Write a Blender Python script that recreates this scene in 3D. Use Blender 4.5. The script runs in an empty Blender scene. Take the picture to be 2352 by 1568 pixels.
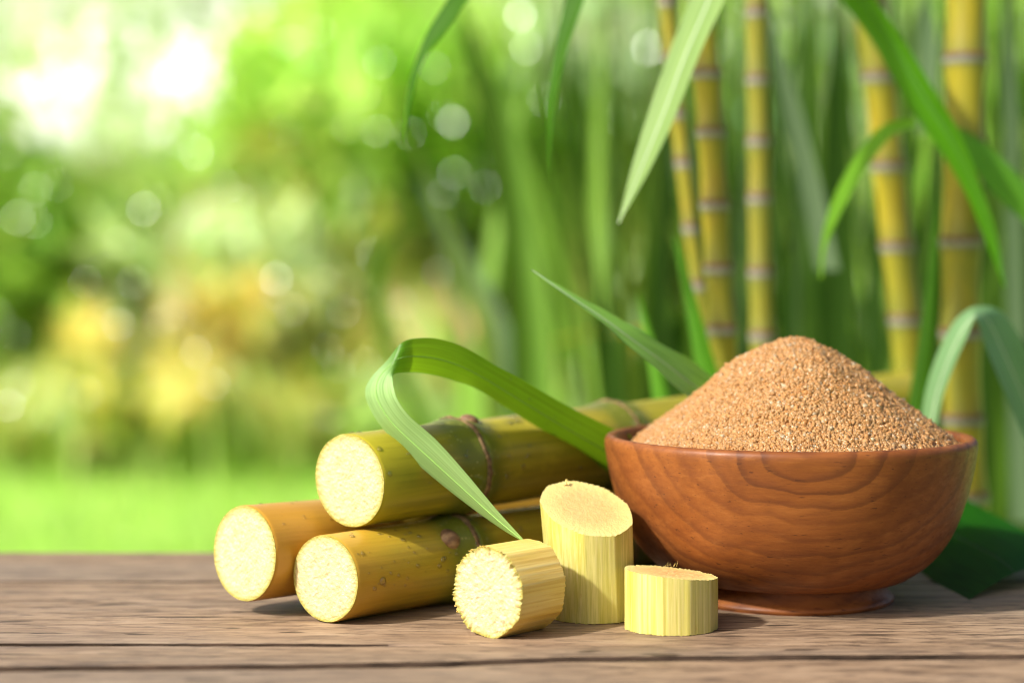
import bpy, math, random
import numpy as np
from mathutils import Vector, Matrix, noise as mn

random.seed(7)
rng = np.random.default_rng(11)
scene = bpy.context.scene
COL = scene.collection

# ------------------------------------------------------------------ camera
F, HZ, CU, CH = 4507.0, 600.0, 1176.0, 0.137      # focal in px of a 2352 wide picture, horizon row, centre column, eye height
cam_d = bpy.data.cameras.new('camera')
cam = bpy.data.objects.new('camera', cam_d)
COL.objects.link(cam)
cam.location = (0, 0, CH)
cam.rotation_euler = (math.pi / 2, 0, 0)
cam_d.sensor_width = 36
cam_d.lens = F / 2352 * 36
cam_d.shift_y = -(784 - HZ) / 2352
cam_d.clip_start, cam_d.clip_end = 0.01, 500
cam_d.dof.use_dof = True
cam_d.dof.focus_distance = 0.735
cam_d.dof.aperture_fstop = cam_d.lens / 16.0      # 16 mm wide opening
scene.camera = cam

# ------------------------------------------------------------------ sky, sun, exposure
SUN_EL = math.radians(38)
SUN_H = Vector((-0.83, -0.56, 0)).normalized()
w = bpy.data.worlds.new('World'); scene.world = w; w.use_nodes = True
wt = w.node_tree
sky = wt.nodes.new('ShaderNodeTexSky'); sky.sky_type = 'NISHITA'; sky.sun_disc = False
sky.sun_elevation = SUN_EL
sky.sun_rotation = math.atan2(SUN_H.x, SUN_H.y) % (2 * math.pi)
sky.dust_density = 6.0; sky.air_density = 1.0; sky.ozone_density = .6
bg = wt.nodes['Background']; bg.inputs['Strength'].default_value = 0.115
wt.links.new(sky.outputs[0], bg.inputs['Color'])
sd = bpy.data.lights.new('sun', 'SUN'); sd.energy = 4.1; sd.angle = math.radians(3.0); sd.color = (1, .965, .91)
sun = bpy.data.objects.new('sun', sd); COL.objects.link(sun)
sdir = Vector((SUN_H.x * math.cos(SUN_EL), SUN_H.y * math.cos(SUN_EL), math.sin(SUN_EL)))
sun.rotation_euler = sdir.to_track_quat('Z', 'Y').to_euler()
sun.location = sdir * 5
scene.view_settings.view_transform = 'Standard'
scene.view_settings.look = 'None'
scene.view_settings.exposure = 0.58
scene.view_settings.gamma = 1
scene.view_settings.use_curve_mapping = False
cy = scene.cycles
cy.use_denoising = True
try: cy.denoiser = 'OPENIMAGEDENOISE'
except Exception: pass
cy.max_bounces = 10; cy.transmission_bounces = 6; cy.transparent_max_bounces = 8; cy.diffuse_bounces = 4
cy.sample_clamp_indirect = 4.0
cy.filter_width = 1.0
try: cy.denoising_prefilter = 'ACCURATE'
except Exception: pass
cy.caustics_reflective = False; cy.caustics_refractive = False

# ------------------------------------------------------------------ helpers
def at(u, v, Y):
    return Vector(((u - CU) * Y / F, Y, CH - (v - HZ) * Y / F))

def mesh(name, V, Fc, mat=None, smooth=True, col=None, uv=None):
    me = bpy.data.meshes.new(name)
    V = np.asarray(V, dtype=np.float32)
    if isinstance(Fc, np.ndarray):
        n, k = Fc.shape
        me.vertices.add(len(V)); me.vertices.foreach_set('co', V.ravel())
        me.loops.add(n * k); me.loops.foreach_set('vertex_index', Fc.astype(np.int32).ravel())
        me.polygons.add(n); me.polygons.foreach_set('loop_start', np.arange(0, n * k, k, dtype=np.int32))
        me.polygons.foreach_set('loop_total', np.full(n, k, dtype=np.int32))
        me.update(calc_edges=True); me.validate()
    else:
        me.from_pydata([tuple(map(float, p)) for p in V], [], Fc); me.update()
    if smooth:
        me.polygons.foreach_set('use_smooth', np.ones(len(me.polygons), dtype=bool))
    if col is not None:
        a = me.color_attributes.new('Col', 'FLOAT_COLOR', 'POINT')
        c = np.ones((len(V), 4), dtype=np.float32); c[:, :np.asarray(col).shape[1]] = col
        a.data.foreach_set('color', c.ravel())
    if uv is not None:
        l = me.uv_layers.new(name='UVMap')
        idx = np.empty(len(me.loops), dtype=np.int32); me.loops.foreach_get('vertex_index', idx)
        l.data.foreach_set('uv', np.asarray(uv, dtype=np.float32)[idx].ravel())
    if mat: me.materials.append(mat)
    return me

def obj(name, me, parent=None, label=None, cat=None, group=None, kind=None):
    o = bpy.data.objects.new(name, me); COL.objects.link(o)
    if parent: o.parent = parent
    if label: o['label'] = label
    if cat: o['category'] = cat
    if group: o['group'] = group
    if kind: o['kind'] = kind
    return o

def thing(name, label, cat, loc=(0, 0, 0), M=None, group=None):
    o = bpy.data.objects.new(name, None); COL.objects.link(o)
    o.empty_display_size = 0.02
    if M is not None: o.matrix_world = M
    else: o.location = loc
    o['label'] = label; o['category'] = cat
    if group: o['group'] = group
    return o

def grid_faces(nr, nc, wrap=False):
    """rows x cols quads; wrap closes the columns."""
    i = np.arange(nr - 1)[:, None]; m = nc if wrap else nc - 1
    j = np.arange(m)[None, :]; j2 = (j + 1) % nc
    a = i * nc + j; b = i * nc + j2; c = (i + 1) * nc + j2; d = (i + 1) * nc + j
    return np.stack([a, b, c, d], -1).reshape(-1, 4)

def catmull(P, n):
    P = np.asarray(P, float); k = len(P)
    E = np.vstack([2 * P[0] - P[1], P, 2 * P[-1] - P[-2]])
    t = np.linspace(0, k - 1, n); i = np.minimum(t.astype(int), k - 2); f = (t - i)[:, None]
    p0, p1, p2, p3 = E[i], E[i + 1], E[i + 2], E[i + 3]
    return .5 * (2 * p1 + (p2 - p0) * f + (2 * p0 - 5 * p1 + 4 * p2 - p3) * f ** 2 + (3 * p1 - p0 - 3 * p2 + p3) * f ** 3)

def n3(x, y, z=0): return mn.noise((x, y, z))

class NT:
    def __init__(s, name):
        s.m = bpy.data.materials.new(name); s.m.use_nodes = True
        s.t = s.m.node_tree; s.t.nodes.clear()
        s.out = s.t.nodes.new('ShaderNodeOutputMaterial')
    def n(s, typ, ins=None, **props):
        nd = s.t.nodes.new('ShaderNode' + typ)
        for k, v in props.items(): setattr(nd, k, v)
        for k, v in (ins or {}).items():
            sk = nd.inputs[k]
            if isinstance(v, bpy.types.NodeSocket): s.t.links.new(v, sk)
            else: sk.default_value = v
        return nd
    def coord(s, scale=(1, 1, 1), kind='Object', rot=(0, 0, 0), loc=(0, 0, 0)):
        tc = s.n('TexCoord')
        return s.n('Mapping', {'Vector': tc.outputs[kind], 'Scale': scale, 'Rotation': rot, 'Location': loc}).outputs[0]
    def noise(s, vec, scale=5, detail=4, rough=.55, dist=0, out='Fac'):
        return s.n('TexNoise', {'Vector': vec, 'Scale': scale, 'Detail': detail, 'Roughness': rough, 'Distortion': dist}).outputs[out]
    def ramp(s, fac, stops, interp='LINEAR'):
        r = s.n('ValToRGB', {'Fac': fac}); cr = r.color_ramp; cr.interpolation = interp
        while len(cr.elements) < len(stops): cr.elements.new(.5)
        for e, (p, c) in zip(cr.elements, stops):
            e.position = p; e.color = (c if hasattr(c, '__len__') else (c, c, c)) + (1,) if hasattr(c, '__len__') else (c, c, c, 1)
        return r.outputs[0]
    def mix(s, fac, a, b, mode='MIX'):
        def c4(x): return x if isinstance(x, bpy.types.NodeSocket) else tuple(x) + (1,)
        nd = s.n('Mix', data_type='RGBA', blend_type=mode)
        for k, v in ((0, fac), (6, c4(a)), (7, c4(b))):
            if isinstance(v, bpy.types.NodeSocket): s.t.links.new(v, nd.inputs[k])
            else: nd.inputs[k].default_value = v
        return nd.outputs[2]
    def math(s, op, a, b=0.0, clamp=False):
        nd = s.n('Math', {0: a, 1: b}, operation=op); nd.use_clamp = clamp
        return nd.outputs[0]
    def bump(s, h, strength=.3, dist=.001):
        return s.n('Bump', {'Height': h, 'Strength': strength, 'Distance': dist}).outputs[0]
    def attr(s, name='Col'): return s.n('Attribute', attribute_name=name)
    def done(s, sh): s.t.links.new(sh, s.out.inputs[0]); return s.m
    def pbsdf(s, **k):
        ins = {a.replace('_', ' '): v for a, v in k.items()}
        if 'Base Color' in ins and not isinstance(ins['Base Color'], bpy.types.NodeSocket): ins['Base Color'] = tuple(ins['Base Color']) + (1,)
        return s.n('BsdfPrincipled', ins).outputs[0]

# ------------------------------------------------------------------ materials
def m_table():
    s = NT('weathered_wood')
    inf = s.n('ObjectInfo').outputs['Random']
    tc = s.n('TexCoord').outputs['Object']
    off = s.n('CombineXYZ', {0: s.math('MULTIPLY', inf, 7.0), 1: s.math('MULTIPLY', inf, 3.0), 2: inf}).outputs[0]
    p = s.n('VectorMath', {0: tc, 1: off}, operation='ADD').outputs[0]
    wob = s.noise(s.n('Mapping', {'Vector': p, 'Scale': (4, 9, 4)}).outputs[0], 1.0, 3, .5)
    p2 = s.n('VectorMath', {0: p, 1: s.n('CombineXYZ', {1: s.math('MULTIPLY', wob, .009)}).outputs[0]}, operation='ADD').outputs[0]
    def st(sc, **k): return s.noise(s.n('Mapping', {'Vector': p2, 'Scale': sc}).outputs[0], 1.0, **k)
    broad = st((7, 50, 20), detail=6, rough=.65)
    fine = st((75, 420, 60), detail=5, rough=.7)
    mid = st((26, 200, 40), detail=6, rough=.7)
    c = s.ramp(broad, [(.28, (.13, .080, .045)), (.5, (.26, .175, .105)), (.70, (.375, .27, .175))])
    c = s.mix(.6, c, s.ramp(mid, [(.34, (.080, .046, .026)), (.5, (.26, .175, .105)), (.66, (.43, .31, .205))]), 'MIX')
    c = s.mix(s.ramp(fine, [(.36, .9), (.50, .0)]), c, (.07, .043, .028))
    patch = st((3, 12, 3), detail=3, rough=.5)
    c = s.mix(s.ramp(patch, [(.45, 0.0), (.7, .42)]), c, (.17, .15, .125))
    warm = st((2.5, 8, 2), detail=2, rough=.5)
    c = s.mix(s.ramp(warm, [(.5, 0.0), (.72, .35)]), c, (.33, .22, .145))
    kn = s.n('TexVoronoi', {'Vector': s.n('Mapping', {'Vector': p, 'Scale': (7, 16, 1)}).outputs[0], 'Scale': 1.0}).outputs['Distance']
    kn = s.math('ADD', kn, s.math('MULTIPLY', s.math('SUBTRACT', mid, .5), .12))
    c = s.mix(s.ramp(kn, [(.03, .9), (.075, .35), (.14, 0.0)]), c, (.055, .033, .02))
    # small dark checks
    ck = st((38, 210, 30), detail=2, rough=.4)
    c = s.mix(s.ramp(ck, [(.66, 0.0), (.70, .85)]), c, (.045, .028, .017))
    h = s.math('ADD', s.math('MULTIPLY', fine, .6), s.math('MULTIPLY', mid, .8))
    return s.done(s.pbsdf(Base_Color=c, Roughness=s.ramp(mid, [(.3, .72), (.7, .52)]), Normal=s.bump(h, .55, .0007), Specular_IOR_Level=.35))

def m_crack_shade():  # dark walls of seams and cracks: shade put into the colour
    s = NT('crack_shade')
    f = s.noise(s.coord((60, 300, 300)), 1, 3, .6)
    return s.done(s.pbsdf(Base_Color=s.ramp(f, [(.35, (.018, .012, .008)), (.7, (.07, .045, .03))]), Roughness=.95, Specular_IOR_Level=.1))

def m_bowl():
    s = NT('bowl_wood')
    tc = s.n('TexCoord').outputs['Object']
    wob = s.noise(s.n('Mapping', {'Vector': tc, 'Scale': (13, 13, 13)}).outputs[0], 1.0, 2, .5, .2, out='Color')
    wv = s.n('VectorMath', {0: wob, 1: (.5, .5, .5)}, operation='SUBTRACT').outputs[0]
    wv = s.n('VectorMath', {0: wv, 1: (.030, .02, .045)}, operation='MULTIPLY').outputs[0]
    p = s.n('VectorMath', {0: tc, 1: wv}, operation='ADD').outputs[0]
    q = s.n('Mapping', {'Vector': p, 'Location': (-.001, 0, -.0845), 'Scale': (.9, .3, 1.25)}).outputs[0]
    d = s.n('VectorMath', {0: q}, operation='LENGTH').outputs['Value']
    jit = s.noise(s.n('Mapping', {'Vector': tc, 'Scale': (9, 9, 9)}).outputs[0], 1.0, 3)
    fuzz = s.noise(s.n('Mapping', {'Vector': tc, 'Scale': (260, 260, 420)}).outputs[0], 1.0, 2)
    ring = s.math('ADD', s.math('ADD', s.math('MULTIPLY', d, 150.0), s.math('MULTIPLY', jit, 3.6)), s.math('MULTIPLY', fuzz, .16))
    fr = s.math('FRACT', ring)
    idn = s.noise(s.n('CombineXYZ', {0: s.math('FLOOR', ring)}).outputs[0], 3.7, 0)
    band = s.ramp(fr, [(0, .0), (.3, .05), (.86, .75), (1, .0)])
    line = s.ramp(fr, [(.0, .6), (.05, .0), (.62, 0.0), (.90, .85), (.96, 1.0), (1, .6)])
    line = s.math('MULTIPLY', line, s.ramp(idn, [(.36, .15), (.62, 1.0)]))
    grain = s.noise(s.n('Mapping', {'Vector': tc, 'Scale': (70, 300, 480)}).outputs[0], 1.0, 4, .65)
    pore = s.noise(s.n('Mapping', {'Vector': tc, 'Scale': (150, 600, 900)}).outputs[0], 1.0, 2, .5)
    blot = s.noise(s.n('Mapping', {'Vector': tc, 'Scale': (24, 24, 34)}).outputs[0], 1.0, 5, .65, .8)
    c = s.ramp(blot, [(.25, (.145, .043, .0095)), (.5, (.215, .068, .0145)), (.75, (.29, .102, .024))])
    c = s.mix(s.math('MULTIPLY', band, .62), c, (.135, .038, .011))
    c = s.mix(s.math('MULTIPLY', line, .55), c, (.050, .015, .008))
    c = s.mix(s.ramp(grain, [(.34, .42), (.48, 0.0)]), c, (.12, .034, .010))
    c = s.mix(s.ramp(grain, [(.55, 0.0), (.7, .2)]), c, (.38, .155, .045))
    c = s.mix(s.ramp(pore, [(.27, .7), (.34, 0.0)]), c, (.060, .018, .008))
    return s.done(s.pbsdf(Base_Color=c, Roughness=s.ramp(grain, [(.3, .55), (.7, .40)]), Normal=s.bump(grain, .25, .0004), Specular_IOR_Level=.28))

def m_sugar():
    s = NT('sugar_crystal')
    a = s.attr().outputs['Color']
    p = s.pbsdf(Base_Color=a, Roughness=.09, IOR=1.5, Transmission_Weight=.35, Specular_IOR_Level=.6)
    t = s.n('BsdfTranslucent', {'Color': a}).outputs[0]
    return s.done(s.n('MixShader', {0: .48, 1: p, 2: t}).outputs[0])

def m_sugar_base():
    s = NT('sugar_mass')
    c = s.ramp(s.noise(s.coord((900, 900, 900)), 1, 2), [(.3, (.5, .22, .08)), (.7, (.68, .33, .14))])
    return s.done(s.pbsdf(Base_Color=c, Roughness=.6))

def m_flesh(name, core, edge, hi, bump=.6, scale=1.0, rim=((.78, 0.0), (.93, .45), (.965, .9), (1, .95))):
    """cut face of a cane: Col.r is the distance from the pith, Col.g tells the cut face from the skin."""
    s = NT(name)
    r = s.n('SeparateColor', {0: s.attr().outputs['Color']}).outputs[0]
    co = s.coord((1, 1, 1))
    blot = s.noise(co, 330 * scale, 5, .7)
    vor = s.n('TexVoronoi', {'Vector': co, 'Scale': 950 * scale, 'Randomness': 1.0}, feature='F1').outputs['Distance']
    spk = s.noise(co, 1500 * scale, 3, .6)
    c = s.mix(s.ramp(blot, [(.34, 0.0), (.66, 1.0)]), core, hi)
    c = s.mix(s.ramp(vor, [(.0, .55), (.28, 0.0)]), c, tuple(min(.93, x * 1.12) for x in hi))
    c = s.mix(s.ramp(spk, [(.3, .35), (.45, 0.0)]), c, tuple(x * .8 for x in core))
    rr = s.math('ADD', r, s.math('MULTIPLY', s.math('SUBTRACT', blot, .5), .14))
    c = s.mix(s.ramp(rr, list(rim)), c, edge)
    h = s.math('ADD', s.math('MULTIPLY', vor, .8), s.math('ADD', spk, blot))
    return s.done(s.pbsdf(Base_Color=c, Roughness=.42, Normal=s.bump(h, bump, .0006), Specular_IOR_Level=.5,
                          Subsurface_Weight=.25, Subsurface_Radius=(.0025, .0018, .0008), Subsurface_Scale=.6))

def m_peel(name, a, b, c3):
    """fibrous side of a peeled chunk, long streaks along local Z."""
    s = NT(name)
    f1 = s.noise(s.coord((1100, 1100, 22)), 1, 4, .65)
    f2 = s.noise(s.coord((210, 210, 16)), 1, 3, .5)
    big = s.noise(s.coord((80, 80, 45)), 1, 4, .6)
    dirt = s.noise(s.coord((420, 420, 160)), 1, 3, .6)
    c = s.mix(s.ramp(f2, [(.35, 0.0), (.6, 1.0)]), a, b)
    c = s.mix(s.ramp(f1, [(.40, .6), (.53, 0.0)]), c, c3)
    c = s.mix(s.ramp(f1, [(.58, 0.0), (.72, .5)]), c, (.70, .62, .34))
    c = s.mix(s.ramp(big, [(.5, 0.0), (.75, .5)]), c, tuple(x * .92 for x in b))
    c = s.mix(s.ramp(dirt, [(.68, 0.0), (.74, .5)]), c, (.42, .26, .06))
    return s.done(s.pbsdf(Base_Color=c, Roughness=.38, Normal=s.bump(s.math('ADD', s.math('MULTIPLY', f1, .5), f2), .3, .0005), Specular_IOR_Level=.5,
                          Subsurface_Weight=.2, Subsurface_Radius=(.003, .002, .0008), Subsurface_Scale=.6))

def m_rind(name, base, dark, green, amber):
    """skin of the cut sticks: Col.r = closeness to a node, Col.g = closeness to the cut end."""
    s = NT(name)
    sep = s.n('SeparateColor', {0: s.attr().outputs['Color']})
    nd, en = sep.outputs[0], sep.outputs[1]
    st = s.noise(s.coord((420, 420, 9)), 1, 4, .6)
    st2 = s.noise(s.coord((130, 130, 5)), 1, 3, .55)
    bl = s.noise(s.coord((70, 70, 45)), 1, 5, .65)
    c = s.mix(s.ramp(st2, [(.35, 0.0), (.65, 1.0)]), base, dark)
    c = s.mix(s.ramp(st, [(.36, .5), (.52, 0.0)]), c, tuple(x * .62 for x in dark))
    c = s.mix(s.ramp(bl, [(.56, 0.0), (.72, .5)]), c, tuple(x * 1.2 for x in amber))
    en2 = s.math('ADD', en, s.math('MULTIPLY', s.math('SUBTRACT', bl, .5), .6))
    c = s.mix(s.ramp(en2, [(.25, 0.0), (.8, .85)]), c, amber)
    nd2 = s.math('ADD', nd, s.math('MULTIPLY', s.math('SUBTRACT', bl, .5), .7))
    c = s.mix(s.ramp(nd2, [(.2, 0.0), (.75, .95)]), c, green)
    wax_sheen = s.noise(s.coord((160, 160, 120)), 1, 4, .7)
    c = s.mix(s.math('MULTIPLY', s.ramp(wax_sheen, [(.58, 0.0), (.7, .35)]), nd), c, (.30, .31, .20))
    sp = s.n('TexVoronoi', {'Vector': s.coord((330, 330, 330)), 'Scale': 1.0}).outputs['Distance']
    c = s.mix(s.math('MULTIPLY', s.ramp(sp, [(.10, .9), (.2, 0.0)]), nd), c, (.36, .33, .10))
    spk = s.noise(s.coord((700, 700, 420)), 1, 3, .7)
    c = s.mix(s.ramp(spk, [(.69, 0.0), (.75, .55)]), c, (.10, .06, .02))
    return s.done(s.pbsdf(Base_Color=c, Roughness=s.ramp(bl, [(.3, .26), (.7, .42)]), Normal=s.bump(s.math('ADD', st, s.math('MULTIPLY', bl, .7)), .18, .0006), Specular_IOR_Level=.35))

def m_scar():
    s = NT('leaf_scar')
    f = s.noise(s.coord((500, 500, 500)), 1, 4, .7)
    c = s.ramp(f, [(.3, (.055, .028, .014)), (.5, (.17, .10, .038)), (.7, (.31, .205, .085))])
    return s.done(s.pbsdf(Base_Color=c, Roughness=.75, Normal=s.bump(f, .6, .0006)))

def m_bud():
    s = NT('cane_bud')
    f = s.noise(s.coord((300, 300, 60)), 1, 4, .6)
    c = s.ramp(f, [(.3, (.06, .032, .016)), (.5, (.22, .12, .055)), (.72, (.42, .27, .13))])
    return s.done(s.pbsdf(Base_Color=c, Roughness=.55, Normal=s.bump(f, .4, .0006)))

def m_leaf(name, top, under, trans, tw=.35, rough=.38, vein=.75, spec=.2, wax_sheen=None):
    s = NT(name)
    uv = s.n('TexCoord').outputs['UV']
    v1 = s.noise(s.n('Mapping', {'Vector': uv, 'Scale': (30, .7, 1)}).outputs[0], 1.0, 3, .5)
    v2 = s.noise(s.n('Mapping', {'Vector': uv, 'Scale': (11, .5, 1)}).outputs[0], 1.0, 2, .5)
    mot = s.noise(s.n('Mapping', {'Vector': uv, 'Scale': (9, 40, 1)}).outputs[0], 1.0, 4, .6)
    back = s.n('NewGeometry').outputs['Backfacing']
    base = s.mix(back, top, under)
    if wax_sheen:
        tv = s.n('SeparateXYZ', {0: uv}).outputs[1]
        base = s.mix(s.ramp(s.math('DIVIDE', tv, 6.0), [(.43, 1.0), (.52, 0.0)]), base, wax_sheen)  # pale tip half up to the fold: sunlit sheen painted into the colour
    vv = s.ramp(s.math('ADD', s.math('MULTIPLY', v1, .65), s.math('MULTIPLY', v2, .35)), [(.36, 1.0), (.56, 0.0)])
    base = s.mix(s.math('MULTIPLY', vv, vein), base, s.mix(1.0, base, (.42, .52, .40), 'MULTIPLY'))
    base = s.mix(s.ramp(mot, [(.5, 0.0), (.8, .3)]), base, s.mix(1.0, base, (1.25, 1.12, .8), 'MULTIPLY'))
    pb = s.pbsdf(Base_Color=base, Roughness=rough, Specular_IOR_Level=spec, Normal=s.bump(v1, .35, .0004))
    tcol = s.mix(s.math('MULTIPLY', vv, .45), trans, tuple(x * .6 for x in trans))
    tr = s.n('BsdfTranslucent', {'Color': tcol}).outputs[0]
    return s.done(s.n('MixShader', {0: tw, 1: pb, 2: tr}).outputs[0])

def m_foliage(name='foliage', tw=.45, rough=.45, spec=.35):
    s = NT(name)
    c = s.attr().outputs['Color']
    pb = s.pbsdf(Base_Color=c, Roughness=rough, Specular_IOR_Level=spec)
    tr = s.n('BsdfTranslucent', {'Color': s.mix(1.0, c, (1.3, 1.28, .9), 'MULTIPLY')}).outputs[0]
    return s.done(s.n('MixShader', {0: tw, 1: pb, 2: tr}).outputs[0])

def m_internode(name, a, b, wax_sheen):
    """standing canes: Col.r runs 0..1 from lower to upper node of an internode."""
    s = NT(name)
    t = s.n('SeparateColor', {0: s.attr().outputs['Color']}).outputs[0]
    st = s.noise(s.coord((150, 150, 6)), 1, 4, .6)
    bl = s.noise(s.coord((40, 40, 25)), 1, 4, .6)
    c = s.mix(s.ramp(st, [(.35, 0.0), (.65, 1.0)]), a, b)
    c = s.mix(s.ramp(bl, [(.5, 0.0), (.72, .5)]), c, (.36, .20, .012))
    gr = s.noise(s.coord((26, 26, 9)), 1, 4, .65)
    c = s.mix(s.ramp(gr, [(.42, 0.0), (.66, .75)]), c, (.15, .175, .02))
    tt = s.math('ADD', t, s.math('MULTIPLY', s.math('SUBTRACT', bl, .5), .3))
    c = s.mix(s.ramp(tt, [(.0, .55), (.25, .12), (.6, 0.0), (.86, .1), (1, .6)]), c, wax_sheen)
    return s.done(s.pbsdf(Base_Color=c, Roughness=.36, Specular_IOR_Level=.4))

def m_noderings():
    s = NT('node_bloom')
    t = s.n('SeparateColor', {0: s.attr().outputs['Color']}).outputs[0]
    bl = s.noise(s.coord((220, 220, 220)), 1, 3)
    c = s.ramp(s.math('ADD', t, s.math('MULTIPLY', s.math('SUBTRACT', bl, .5), .3)),
               [(.0, (.17, .165, .13)), (.45, (.26, .25, .22)), (.66, (.12, .08, .045)), (.9, (.14, .065, .02)), (1, (.13, .075, .015))])
    return s.done(s.pbsdf(Base_Color=c, Roughness=.6))

def m_water():
    s = NT('water_drop')
    tr = s.n('BsdfTransparent', {'Color': (.93, .93, .9, 1)}).outputs[0]
    gl = s.n('BsdfGlossy', {'Color': (1, 1, 1, 1), 'Roughness': .08}).outputs[0]
    fr = s.n('LayerWeight', {'Blend': .25}).outputs['Fresnel']
    return s.done(s.n('MixShader', {0: s.math('ADD', s.math('MULTIPLY', fr, .75), .05), 1: tr, 2: gl}).outputs[0])

def m_simple(name, c, rough=.8, sc=8, var=.25):
    s = NT(name)
    f = s.noise(s.coord((1, 1, 1)), sc, 5, .6)
    return s.done(s.pbsdf(Base_Color=s.mix(f, tuple(x * (1 - var) for x in c), tuple(x * (1 + var) for x in c)), Roughness=rough))

MT, M_CRACK, MB, MS, MSB = m_table(), m_crack_shade(), m_bowl(), m_sugar(), m_sugar_base()
M_FACE = m_flesh('cane_cut_face', (.53, .40, .185), (.36, .32, .055), (.65, .54, .335), .7, .62)
M_FACE_PEACH = m_flesh('cane_cut_peach', (.72, .36, .125), (.64, .545, .20), (.75, .42, .17), .25, 1.3, ((.50, 0.0), (.74, .5), (.95, .85), (1, 1.0)))
M_PEEL_AMBER = m_peel('peeled_amber', (.74, .52, .10), (.80, .61, .19), (.62, .38, .06))
M_PEEL_LIME = m_peel('peeled_lime', (.51, .455, .085), (.60, .53, .18), (.38, .345, .045))
M_RIND_A = m_rind('rind_olive', (.36, .30, .022), (.25, .225, .015), (.115, .135, .012), (.40, .34, .02))
M_RIND_B = m_rind('rind_yellow', (.46, .355, .03), (.32, .265, .016), (.135, .16, .015), (.50, .285, .03))
M_RIND_C = m_rind('rind_amber', (.50, .295, .04), (.40, .215, .024), (.28, .20, .02), (.50, .26, .03))
M_SCAR, M_BUD, M_WATER = m_scar(), m_bud(), m_water()
M_FOL = m_foliage()
M_THICK = m_foliage('thicket_leaf', .3, .5, .2)
M_GLINT = m_foliage('glint_foliage', .3, .2, .5)
M_CANE = m_internode('cane_yellow', (.36, .275, .014), (.23, .205, .012), (.13, .135, .035))
M_CANE2 = m_internode('cane_olive', (.29, .235, .02), (.20, .19, .018), (.15, .16, .05))
M_NODE = m_noderings()

# ------------------------------------------------------------------ the setting: lawn and grass
lawn_m = m_simple('lawn_green', (.32, .52, .10), .9, 1.2, .3)
g = 150.0
obj('lawn', mesh('lawn', [(-g, -20, -.75), (g, -20, -.75), (g, 300, -.75), (-g, 300, -.75)], [(0, 1, 2, 3)], lawn_m), kind='structure')

Vs, Fs, off = [], [], 0  # white lumpy backdrop, added so gaps in the foliage show bright
for k in range(70):
    cx, cz, r = random.uniform(-75, 75), random.uniform(6, 62), random.uniform(7, 14); c0 = (cx, 230 + random.uniform(-6, 6), cz)
    for i in range(9):
        th = math.pi * i / 8
        for j in range(14):
            ph = j / 14 * math.tau; q = Vector((math.sin(th) * math.cos(ph), math.sin(th) * math.sin(ph), math.cos(th)))
            d = r * (1 + .25 * n3(q.x * 2 + k, q.y * 2, q.z * 2))
            Vs.append((c0[0] + q.x * d * 1.4, c0[1] + q.y * d, c0[2] + q.z * d * .8))
    Fs.append(grid_faces(9, 14, True)[:, ::-1] + off); off += 126
obj('sky_backdrop', mesh('sky_backdrop', Vs, np.vstack(Fs), m_simple('backdrop_white', (.9, .9, .9), 1.0, .05, .02)),
    label='white backdrop shapes added to whiten the sky behind the foliage', kind='stuff')

def blades(n, xr, yr, hr, wr, z0, cols, lean=.35):
    x = rng.uniform(*xr, n); y = rng.uniform(*yr, n); h = rng.uniform(*hr, n); wd = rng.uniform(*wr, n)
    a = rng.uniform(0, 2 * np.pi, n); lx = rng.normal(0, lean, n) * h; ly = rng.normal(0, lean, n) * h
    b = np.stack([x, y, np.full(n, z0)], 1); d = np.stack([np.cos(a), np.sin(a), 0 * a], 1) * wd[:, None] / 2
    top = b + np.stack([lx, ly, h], 1)
    mid = b + np.stack([lx * .35, ly * .35, h * .55], 1)
    V = np.stack([b - d, b + d, mid + d * .8, mid - d * .8, top + d * .15, top - d * .15], 1).reshape(-1, 3)
    i = np.arange(n)[:, None] * 6
    Fc = np.concatenate([i + np.array([0, 1, 2, 3]), i + np.array([3, 2, 4, 5])], 0)
    cc = np.array(cols)[rng.integers(0, len(cols), n)] * rng.uniform(.8, 1.2, (n, 1))
    return V, Fc, np.repeat(cc, 6, 0)
V2, F2, C2 = blades(7000, (-4.2, 3.0), (7.6, 12.5), (.15, .55), (.012, .03), -.75, [(.40, .62, .12), (.46, .62, .18), (.42, .52, .12), (.50, .58, .20)])
V, Fc, C = blades(26000, (-3.6, 3.6), (4.2, 12), (.04, .11), (.008, .02), -.75,
                  [(.38, .62, .12), (.42, .64, .14), (.35, .60, .11), (.46, .64, .17)])
Fc = np.concatenate([Fc, F2 + len(V)]); V = np.vstack([V, V2]); C = np.vstack([C, C2])
obj('grass', mesh('grass', V, Fc, M_FOL, col=C), label='bright green blurred grass of the lawn beyond the table', kind='stuff')

# ------------------------------------------------------------------ far foliage (reads as one mass)
def leaf_cloud(P, L, W, Dv, C, fold=.0):
    """rhombic leaves at P with long direction Dv."""
    n = len(P)
    D = Dv / np.linalg.norm(Dv, axis=1, keepdims=True)
    R = rng.normal(size=(n, 3)) * .55 + np.array(sdir)[None]; S = np.cross(D, R); S /= np.linalg.norm(S, axis=1, keepdims=True)
    L = np.asarray(L)[:, None]; W = np.asarray(W)[:, None]
    V = np.stack([P - D * L / 2, P - D * L * .1 + S * W / 2, P + D * L / 2, P - D * L * .1 - S * W / 2], 1).reshape(-1, 3)
    Fc = (np.arange(n)[:, None] * 4 + np.array([0, 1, 2, 3]))
    return V, Fc, np.repeat(C, 4, 0)

def px(u, v, Y):
    return np.stack([(u - CU) * Y / F, Y, CH - (v - HZ) * Y / F], 1)

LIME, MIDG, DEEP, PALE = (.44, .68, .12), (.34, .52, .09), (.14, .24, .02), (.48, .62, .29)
YELL, TAN, OLIVE, GREY = (.74, .60, .17), (.60, .50, .24), (.44, .46, .10), (.38, .50, .28)
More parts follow.
